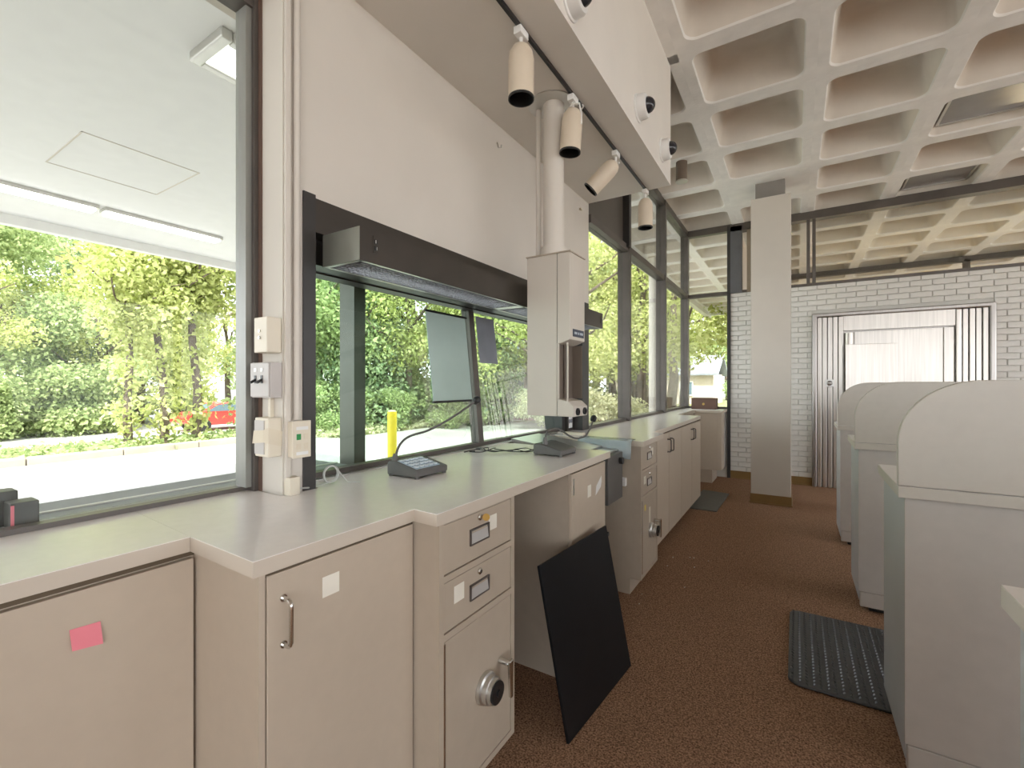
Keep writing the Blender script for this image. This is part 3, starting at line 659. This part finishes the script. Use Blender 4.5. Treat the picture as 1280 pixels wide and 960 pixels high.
obj('tape', MB().add([(-1.412,.7605,1.098),(-1.350,.760,1.105),(-1.3315,.765,1.102),(-1.331,.806,1.09),(-1.331,.808,1.135),(-1.3315,.765,1.15),(-1.350,.760,1.142),(-1.403,.7605,1.138)], [(0,1,6,7),(1,2,5,6),(2,3,4,5)]), M_TAPE, t)
obj('feed_conduit', B(-1.386,-1.374,.795,.8075,1.178,1.238), M_PLATE, t)
t = thing('data_box', 'ivory data jack box with one green port on the front of the pillar', 'wall box', (-1.31,.86,1.05))
obj('box', B(-1.3295,-1.295,.818,.876,1.055,1.165), M_PLATE, t, bevel=.003)
pl = obj('face_plate', B(-1.295,-1.291,.816,.878,1.053,1.167), M_PLATE, t, bevel=.002)
for j in (0,1):
    for k in (0,1):
        y, z = .836+.024*k, 1.118-.03*j
        obj('port', B(-1.291,-1.2895,y-.007,y+.007,z-.009,z+.009), mat('green_port',(.02,.25,.06),.4) if (j,k) == (0,0) else M_TAPE, pl)
for z in (1.143,1.066): obj('label_strip', B(-1.291,-1.2903,.828,.868,z-.004,z+.006), M_WHITE, pl)
t = thing('wire_box', 'small ivory junction box at the pillar foot with a coiled grey wire', 'wall box', (-1.31,.83,C1))
obj('box', B(-1.3295,-1.298,.812,.846,C1,.995), M_PLATE, t, bevel=.002)
coil = [(-1.30,.845,.958),(-1.33,.90,.946),(-1.345,.95,.944)] + [(-1.35+.004*k/20, .99+.028*math.cos(R(18*k-90)), .973+.028*math.sin(R(18*k-90))) for k in range(50)] + [(-1.31,1.03,.944),(-1.27,1.05,.943)]
obj('coiled_wire', MB().tube(coil, .0028, 6), mat('grey_wire',(.5,.5,.47),.5), t, smooth=True)

# ------------------------------------------------------------------ keypad microphone consoles
def console(cx, cy, ry, label, goose, keys):
    t = thing('microphone_console', label, 'microphone', (cx,cy,C1))
    prof = [(-.075,.004),(-.075,.05),(-.062,.056),(-.035,.055),(.075,.030),(.075,.006)]
    body = MB().prism([(cx+x, C1+z) for x, z in prof], 'y', cy-.085, cy+.085)
    obj('body', body, M_DARKPL, t, bevel=.006)
    for sx in (-.065,.065):
        for sy in (-.073,.073): obj('foot', MB().cyl((cx+sx,cy+sy,C1), .009, .01, n=12), M_DARKPL, t)
    if keys:
        def zt(x): return C1 + .055 - .025*(x+.035)/.11
        kp = obj('keypad', MB().add([(cx-.035,cy-.07,zt(-.035)+.002),(cx+.06,cy-.07,zt(.06)+.002),(cx+.06,cy+.055,zt(.06)+.002),(cx-.035,cy+.055,zt(-.035)+.002),
             (cx-.035,cy-.07,zt(-.035)-.004),(cx+.06,cy-.07,zt(.06)-.004),(cx+.06,cy+.055,zt(.06)-.004),(cx-.035,cy+.055,zt(-.035)-.004)],
             [(0,1,2,3),(0,4,5,1),(1,5,6,2),(2,6,7,3),(3,7,4,0)]), M_KEYP, t)
        for i in range(4):
            for j in range(5):
                x, y = -.025+.024*i, -.058+.0245*j
                obj('key', MB().box(cx+x-.008,cx+x+.008,cy+y-.008,cy+y+.008,zt(x)+.001,zt(x)+.0055), M_KEY, kp, bevel=.0015)
    gn = obj('gooseneck', MB().tube(goose, .0048, 10), M_DARKPL, t, smooth=True)
    obj('neck_socket', MB().lathe([(.016,-.01),(.012,.012),(.007,.03)], goose[0], n=16), M_DARKPL, t, smooth=True)
    e, d = Vector(goose[-1]), (Vector(goose[-1])-Vector(goose[-2])).normalized()
    obj('foam_head', MB().lathe([(.006,0),(.015,.006),(.019,.02),(.017,.035),(.008,.044),(.001,.046)], e, d, 16), M_BLKPL, gn, smooth=True)
    return t
def smoothpath(pts, n=4):
    P = [Vector(p) for p in pts]; out = []
    for i in range(len(P)-1):
        a, b, c, d = P[max(i-1,0)], P[i], P[i+1], P[min(i+2,len(P)-1)]
        for k in range(n):
            t = k/n; out.append(.5*((2*b)+(c-a)*t+(2*a-5*b+4*c-d)*t*t+(3*b-a-3*c+d)*t**3))
    return out + [P[-1]]
g1 = smoothpath([(-1.27,y,z) for y, z in ((1.211,.990),(1.223,1.034),(1.252,1.064),(1.299,1.08),(1.39,1.091),(1.515,1.125),(1.626,1.165),(1.70,1.195))])
console(-1.213, 1.272, 0, 'charcoal console with pale number keys and a long gooseneck microphone', g1, True)
g2 = smoothpath([(-1.02,y,z) for y, z in ((1.935,.995),(1.95,1.045),(2.007,1.059),(2.096,1.048),(2.212,1.004),(2.317,.981),(2.429,.986),(2.50,1.023),(2.535,1.058))])
console(-.995, 1.99, 0, 'charcoal microphone console without keys under the pneumatic tube terminal', g2, False)
wires = MB()
for s in range(3):
    pts = [(-1.39+.03*s,1.78+.05*s,.944)]
    for k in range(1,9): pts.append((-1.39+.035*k+random.uniform(-.02,.02), 1.80+.022*k+random.uniform(-.045,.045), .944+abs(random.uniform(0,.018))))
    wires.tube(smoothpath(pts+[(-1.075,1.96,.955)]), .0025, 6)
tag(obj('cable_tangle', wires, M_BLKPL, None, smooth=True), 'tangle of thin black wires behind the microphone console', 'cable')
# papers taped on the drive-up glass
def on_glass(y0, y1, z0, z1, skew, t0, t1):
    vs = [(lean(z)+t, y+skew*(z-z0), z) for t in (t0, t1) for y, z in ((y0,z0),(y1,z0),(y1,z1),(y0,z1))]
    return MB().add(vs, [(0,3,2,1),(4,5,6,7),(0,1,5,4),(1,2,6,5),(2,3,7,6),(3,0,4,7)])
t = thing('glass_board', 'pale green sheet with black edge strips fixed on the drive-up glass', 'sheet', (-1.5,1.83,1.19))
obj('sheet', on_glass(1.675,1.985,1.195,1.64,-.02,.006,.010), M_SHEET, t)
obj('edge_strip', on_glass(1.67,1.995,1.186,1.197,0,.004,.014), M_BLKPL, t); obj('edge_strip', on_glass(1.665,1.99,1.636,1.647,0,.004,.014), M_BLKPL, t)
tag(obj('paper_notice', on_glass(2.09,2.27,1.40,1.665,-.03,.005,.008), M_GREYSHEET), 'grey paper notice taped on the glass beside the green sheet', 'paper')
obj('sticker', B(-1.3995,-1.398,3.02,3.08,.96,1.06), M_WHITE, w2)
for k in (0,1): obj('sticker_print', MB().lathe([(.016,0),(.016,.001)], (-1.398,3.035+.03*k,1.01), (1,0,0), 14), M_GREYSHEET, w2)

# ------------------------------------------------------------------ outside: ground, drive-through canopy
GZ = -.3
struct('driveway', B(-12.6,12,-14,60,GZ-.1,GZ), M_PAVE)
struct('ground', B(-80,60,-60,90,-1.75,-1.12), mat('far_ground',(.46,.44,.40),.95,var=.15,scale=.3))
obj('parking_line', B(-12.2,-7.5,5.2,5.3,GZ,GZ+.004), mat('white_paint',(.8,.8,.78),.8), None, kind='structure')
kb = thing('kerb', 'pale concrete kerb along the far side of the driveway', 'kerb', (-12.7,8,GZ))
for k in range(11):
    y = -8 + 1.5*k; obj('kerb_stone', B(-12.85,-12.6,y,y+1.485,GZ-.05,GZ+.15+random.uniform(-.006,.006)), M_CURB, kb, bevel=.02)
struct('planting_bed', MB().prism([(-18,-1.12),(-14.6,GZ+.1),(-12.85,GZ+.1),(-12.85,-1.2),(-18,-1.2)], 'y', -14, 8.5).prism([(-18.5,-1.1),(-17,GZ+.05),(-11.3,GZ+.08),(-11.3,-1.1)], 'y', 8.6, 30)
       .box(-18,-1.9,16.2,60,-1.1,GZ+.06), M_SOIL)
cn = struct('canopy', B(-7.55,-1.62,-9,4.35,3.2,3.45), M_CANOPY)
obj('fascia', MB().box(-7.66,-7.55,-9,4.45,3.09,3.6), M_CANOPY, cn); obj('fascia', MB().box(-7.78,-7.66,-9,4.45,3.15,3.6), M_WALL, cn)
obj('end_fascia', B(-7.66,-1.62,4.35,4.45,3.12,3.6), M_CANOPY, cn)
obj('access_panel', MB().box(-5.5,-4.6,1.2,1.21,3.196,3.2).box(-5.5,-4.6,2.0,2.01,3.196,3.2).box(-5.5,-5.49,1.2,2.0,3.196,3.2).box(-4.61,-4.6,1.2,2.0,3.196,3.2), M_WALL, cn)
for y0, y1, lab in ((.55,1.80,'strip light under the drive-through canopy, first of the pair'), (1.85,3.04,'strip light under the drive-through canopy, ending by the pillar')):
    t = thing('strip_light', lab, 'strip light', (-6.43,(y0+y1)/2,3.12), 'strip lights under the canopy')
    obj('housing', B(-6.52,-6.34,y0,y1,3.16,3.2), M_ALU, t); obj('diffuser', B(-6.51,-6.35,y0+.02,y1-.02,3.135,3.16), M_LENS, t, bevel=.008)
t = thing('canopy_light', 'square ceiling light with a metal rim under the drive-through canopy', 'light', (-2.78,1.5,3.14))
obj('rim', MB().box(-2.97,-2.6,1.24,1.30,3.14,3.2).box(-2.97,-2.6,1.72,1.78,3.14,3.2).box(-2.97,-2.91,1.30,1.72,3.14,3.2).box(-2.66,-2.6,1.30,1.72,3.14,3.2), M_ALU, t, bevel=.01)
obj('diffuser', B(-2.91,-2.66,1.30,1.72,3.15,3.17), M_LENS, t)
t = thing('bollard', 'yellow steel bollard outside the drive-up window', 'bollard', (-6.0,5.65,GZ))
obj('post', MB().lathe([(.08,0),(.08,1.08),(.074,1.10)], (-6.0,5.65,GZ), n=24), M_YEL, t, smooth=True)
obj('cap', MB().lathe([(.074,1.10),(.055,1.118),(.02,1.126),(.001,1.127)], (-6.0,5.65,GZ), n=24), mat('pale_yellow_cap',(.85,.78,.4),.6), t, smooth=True)
obj('porch_post', MB().cyl((-1.98,7.6,GZ), .085, CZ-GZ-.1, n=20), mat('pale_post',(.6,.56,.5),.6), None, smooth=True, label='round pale post carrying the roof overhang outside the windows', cat='post')
t = thing('deposit_box', 'dark deposit box with a pink edge outside the big side window', 'box', (-1.75,.03,.9))
obj('case', MB().box(-1.64,-1.58,.285,.335,.93,.995).box(-1.71,-1.65,.20,.312,.93,1.015), M_DARKPL, t, bevel=.003); obj('stripe', MB().box(-1.58,-1.579,.286,.292,.935,.99), M_PINK, t)

# ------------------------------------------------------------------ trees and shrubs
def foliage(n, blobs, leaf, seed, droop=.3):
    rd = random.Random(seed); mb = MB()
    tot = sum(b[3]*b[3]*b[4] for b in blobs)
    for bx, by, bz, br, bh in blobs:
        m = int(n*br*br*bh/tot)
        for _ in range(m):
            u = rd.uniform(-1,1); a = rd.uniform(0,2*PI); r = rd.random()**.45; s = math.sqrt(1-u*u)
            c = Vector((bx+br*r*s*math.cos(a), by+br*r*s*math.sin(a), bz+bh*r*u))
            d = Vector((rd.uniform(-1,1), rd.uniform(-1,1), rd.uniform(-1,.7)-droop)).normalized()
            w = d.cross(Vector((rd.uniform(-1,1),rd.uniform(-1,1),rd.uniform(-1,1)))).normalized()
            L = leaf*rd.uniform(.6,1.3); nn = d.cross(w)
            mb.add([c, c+d*L*.5+w*L*.32+nn*L*.08, c+d*L, c+d*L*.5-w*L*.32+nn*L*.08], [(0,1,2,3)])
    return mb
def trunk_mesh(h, r, seed, nb=6, spread=1.6):
    rd = random.Random(seed); mb = MB(); pts = []; x = y = 0
    for k in range(7):
        pts.append((x, y, h*k/6)); x += rd.uniform(-.12,.12); y += rd.uniform(-.12,.12)
    mb.tube(pts, [r*(1-.11*k) for k in range(7)], 9)
    for k in range(nb):
        i = rd.randint(3,6); p = Vector(pts[i]); a = rd.uniform(0,2*PI); q = [p]
        for j in range(4):
            p = p + Vector((math.cos(a),math.sin(a),rd.uniform(.15,.9)))*spread/4; a += rd.uniform(-.4,.4); q.append(p)
        mb.tube(q, [r*.42, r*.33, r*.24, r*.16, r*.07], 6)
    return mb
def blobs(seed, n, rx, z0, z1, r):
    rd = random.Random(seed)
    return [(rd.uniform(-rx,rx), rd.uniform(-rx,rx), rd.uniform(z0,z1), r*rd.uniform(.7,1.2), r*rd.uniform(.6,1.0)) for _ in range(n)]
KINDS = {}
def proto(kind, trunk, fol, m):
    t = thing(kind, None, None)
    if trunk: obj('trunk', trunk, M_BARK, t, smooth=True)
    obj('foliage', fol, m, t); KINDS[kind] = t
proto('leafy_tree', trunk_mesh(6, .2, 1, 8, 2.6), foliage(12000, blobs(2, 20, 2.0, 2.0, 8.2, 1.15), .165, 3), M_LEAF[0])
proto('dense_tree', trunk_mesh(5, .22, 4), foliage(15000, blobs(5, 24, 1.6, .6, 9.0, 1.2), .18, 6), M_LEAF[1])
proto('evergreen', trunk_mesh(7, .2, 7), foliage(13000, [(0,0,.6+.75*k,2.3-.17*k,.6) for k in range(12)], .17, 8), M_LEAF[2])
proto('ivy_tree', trunk_mesh(6.2, .095, 9, 9, 1.6), foliage(7000, [(0,0,.25+.35*k,.34+.08*(k % 3),.3) for k in range(9)] + blobs(10, 12, 1.1, 3.0, 6.3, .75), .13, 11), M_LEAF[0])
proto('hedge_shrub', None, foliage(6000, blobs(12, 12, .9, .4, 2.6, .8), .17, 13), M_LEAF[1])
proto('open_tree', trunk_mesh(5.5, .2, 14, 10, 3.4), foliage(6500, blobs(15, 20, 2.7, 2.4, 7.5, .95), .15, 16), M_LEAF[0])
proto('pale_shrub', None, foliage(2500, blobs(17, 7, .6, .3, 1.2, .5), .12, 18), M_LEAF[3])
used = set()
def plant(kind, x, y, z, s, rz, label, group, cat='tree'):
    p = KINDS[kind]
    o = p if kind not in used else link_copy(p)
    used.add(kind); o.location = (x,y,z); o.scale = (s,s,s*random.uniform(.92,1.1)); o.rotation_euler = (0,0,rz)
    return tag(o, label, cat, group)
for k, (x, y) in enumerate(((-13.6,4.4),(-13.5,5.1),(-13.6,5.85))):
    plant('ivy_tree', x, y, GZ+.05, 1.0+.1*k, 1.3*k, 'slender tree with an ivy clad trunk in the bed behind the kerb', 'ivy clad trees behind the kerb')
LG = 'trees across the road'
for k, (x, y, s, kd) in enumerate(((-30,1.5,1.0,1),(-31,5.2,1.15,1),(-29.5,3.4,.9,0),(-33,8.2,1.2,2),(-31,8.8,.95,0),(-34,11.5,1.25,1),(-32.5,13.2,1.0,0),(-37,14.5,1.25,1),(-36,3.0,1.4,2),(-37,6.5,1.4,1),(-38,10,1.5,0),(-40,19.5,1.4,0),(-30.5,-1,1.1,1),(-36,24,1.4,1))):
    kd = ('leafy_tree','dense_tree','evergreen')[kd]
    plant(kd, x, y, -1.15, s, k*1.7, {'leafy_tree':'yellow green leafy tree standing across the road','dense_tree':'bushy green tree standing across the road','evergreen':'dark layered evergreen standing across the road'}[kd], LG)
for k in range(9):
    plant('hedge_shrub', -29.3+.5*(k % 2), -.5+1.75*k - (.2 if k > 4 else 0), -1.15, 1.0+.12*(k % 3), k, 'bushy hedge shrub along the far edge of the road', 'hedge along the road', 'shrub') if k < 6 else None
MG = 'ivy covered thicket behind the bollard'
for k, (x, y, s, kd) in enumerate(((-14.3,9.3,1.0,1),(-13.2,10.9,.95,2),(-13.9,12.4,1.1,1),(-12.0,12.1,.8,0),(-11.4,13.6,.95,1),(-10.9,15.3,.9,2),(-16.5,11.5,1.2,0),(-10.2,17.8,1.0,0),(-16,16.5,1.3,1),(-9.0,19.5,1.0,1),(-8.6,22,1.2,0))):
    kd = ('leafy_tree','dense_tree','evergreen')[kd]
    plant(kd, x, y, GZ+.05, s, k*2.1, {'leafy_tree':'yellow green tree in the thicket beyond the driveway','dense_tree':'bushy ivy covered tree in the thicket beyond the driveway','evergreen':'dark green layered tree in the thicket beyond the driveway'}[kd], MG)
for k, (x, y, s) in enumerate(((-12.7,8.9,.55),(-12.5,10.0,.5),(-11.6,11.2,.45),(-10.6,12.6,.5),(-10.2,14.3,.55))):
    plant('hedge_shrub', x, y, GZ+.05, s, k*1.1, 'low green shrub at the edge of the thicket bed', 'low shrubs edging the thicket', 'shrub')
RG = 'trees outside the tall windows'
for k, (x, y, s, kd) in enumerate(((-6.6,13.6,.9,2),(-5.0,17.5,1.05,0),(-7.0,19.5,1.0,0),(-3.4,15.2,.95,2),(-7.5,25,1.3,0),(-2.4,24,1.2,2),(-5.2,26,1.3,2),(-.5,21,1.1,2),(-8.4,30,1.4,0),(-5.5,48,1.2,1),(1.5,36,1.2,2))):
    kd = ('leafy_tree','dense_tree','open_tree')[kd]
    plant(kd, x, y, GZ+.05, s, k*1.9, {'leafy_tree':'full yellow green tree outside the tall bronze windows','dense_tree':'bushy mid green tree outside the tall bronze windows','open_tree':'open branched spring tree outside the tall bronze windows'}[kd], RG)
for k, (x, y, s) in enumerate(((-8.3,14.8,.9),(-7.6,13.9,.75),(-7.9,16.3,1.1),(-5.3,12.9,1.0),(-4.4,13.5,.8))):
    plant('pale_shrub', x, y, GZ+.05, s, k*.9, 'pale flowering shrub by the red fence', 'pale shrubs by the fence', 'shrub')
gc = foliage(9000, [(-13.6,y*1.0,GZ+.14,1.0,.16) for y in range(-8,9)], .13, 21)
obj('ground_ivy', gc, M_LEAF[1], None, label='low ivy carpeting the bed behind the kerb', cat='ivy', kind='stuff')
gc = foliage(6000, [(-11.9+.0*k,9+.9*k,GZ+.12,.75,.14) for k in range(8)], .12, 22)
obj('ground_ivy', gc, M_LEAF[3], None, label='pale ground cover along the edge of the thicket', cat='ivy', kind='stuff')
# parked red car
t = thing('car', 'red saloon car parked across the road behind the ivy trees', 'car', (-26.2,12.6,-1.12))
side = [(10.42,.45),(10.40,.75),(10.55,.92),(11.2,.98),(11.85,1.38),(12.4,1.45),(13.2,1.40),(13.95,.98),(14.7,.86),(14.9,.62),(14.88,.36),(14.2,.30),(11.0,.30)]
obj('body', MB().prism([(y,-1.12+z) for y, z in side], 'x', -27.05, -25.3), M_CARRED, t, bevel=.06)
wn = [(11.35,1.0),(11.9,1.33),(12.42,1.385),(12.45,1.0)], [(12.52,1.0),(12.5,1.385),(13.12,1.34),(13.7,1.0)]
for w in wn: obj('side_window', MB().prism([(y,-1.12+z) for y, z in w], 'x', -25.31, -25.285), M_CARGL, t)
obj('rear_window', MB().add([(-26.9,11.22,-.13),(-25.5,11.22,-.13),(-25.6,11.8,.24),(-26.8,11.8,.24)], [(0,1,2,3)]), M_CARGL, t)
for y in (11.25,14.05):
    for x in (-25.42,-26.93): obj('wheel', MB().cyl((x,y,-.80), .32, .16*(1 if x > -26 else -1), (1,0,0), 20), M_BLKPL, t)
obj('tail_light', MB().box(-25.75,-25.32,10.38,10.50,-.42,-.27), mat('tail_light',(.7,.12,.08),.2), t)
# houses
def house(x0, x1, y, z0, z1, label, roofm, facing_windows, boards=True, wallm=M_SIDING):
    t = thing('house', label, 'house', ((x0+x1)/2, y+2, z0))
    obj('wall', B(x0,x1,y,y+5,z0,z1), wallm, t)
    if boards:
        z = z0
        while z < z1-.1: obj('siding_board', MB().prism([(y-.05,z),(y,z),(y,z+.19),(y-.012,z+.19)], 'x', x0-.02, x1+.02), wallm, t); z += .19
    obj('roof', MB().prism([(y-.4,z1),(y+2.5,z1+1.5),(y+5.4,z1),(y+5.4,z1-.12),(y+2.5,z1+1.35),(y-.4,z1-.12)], 'x', x0-.4, x1+.4), roofm, t)
    for xa, xb, za, zb in facing_windows:
        w = obj('window', MB().box(xa,xb,y-.09,y-.05,za,zb), M_WHITE, t); obj('pane', B(xa+.08,xb-.08,y-.10,y-.09,za+.08,zb-.08), M_CARGL, w)
    return t
house(-17.5,-11.0,20.6,GZ,3.0,'white house with lap siding half hidden by the thicket',M_SLATE,[(-12.7,-12.0,.3,1.7),(-15.6,-14.8,.4,1.7)])
h2 = house(-31.5,-28.2,17.3,-1.12,5.2,'pale two storey house with a porch behind the red car',M_SLATE,[(-30.3,-29.4,2.6,4.0),(-31.2,-30.5,-.2,1.4),(-30.2,-29.2,-.2,1.4)],False)
obj('porch_roof', MB().prism([(15.7,1.6),(17.3,2.3),(17.3,2.15),(15.7,1.5)], 'x', -31.6, -28.2), M_WALL, h2)
for x in (-31.4,-29.9,-28.4): obj('porch_post', B(x,x+.1,15.75,15.85,-1.12,1.52), M_WHITE, h2)
house(-13.5,-5.2,36.5,GZ,2.05,'low pale building with a blue grey roof far beyond the tall windows',M_SLATE,[(-7.6,-6.6,.4,1.5)],False,M_TAN)
fn = thing('fence', 'red brown board fence between the thicket and the white house', 'fence', (-8.5,16.6,GZ))
for k in range(44):
    x = -11.9+.15*k; obj('board', B(x,x+.142,16.55+random.uniform(-.006,.006),16.58,GZ,.62+random.uniform(-.01,.01)), M_WOODR, fn)
obj('rail', MB().box(-11.9,-5.3,16.58,16.63,-.1,-.02).box(-11.9,-5.3,16.58,16.63,.4,.48), M_WOODR, fn)
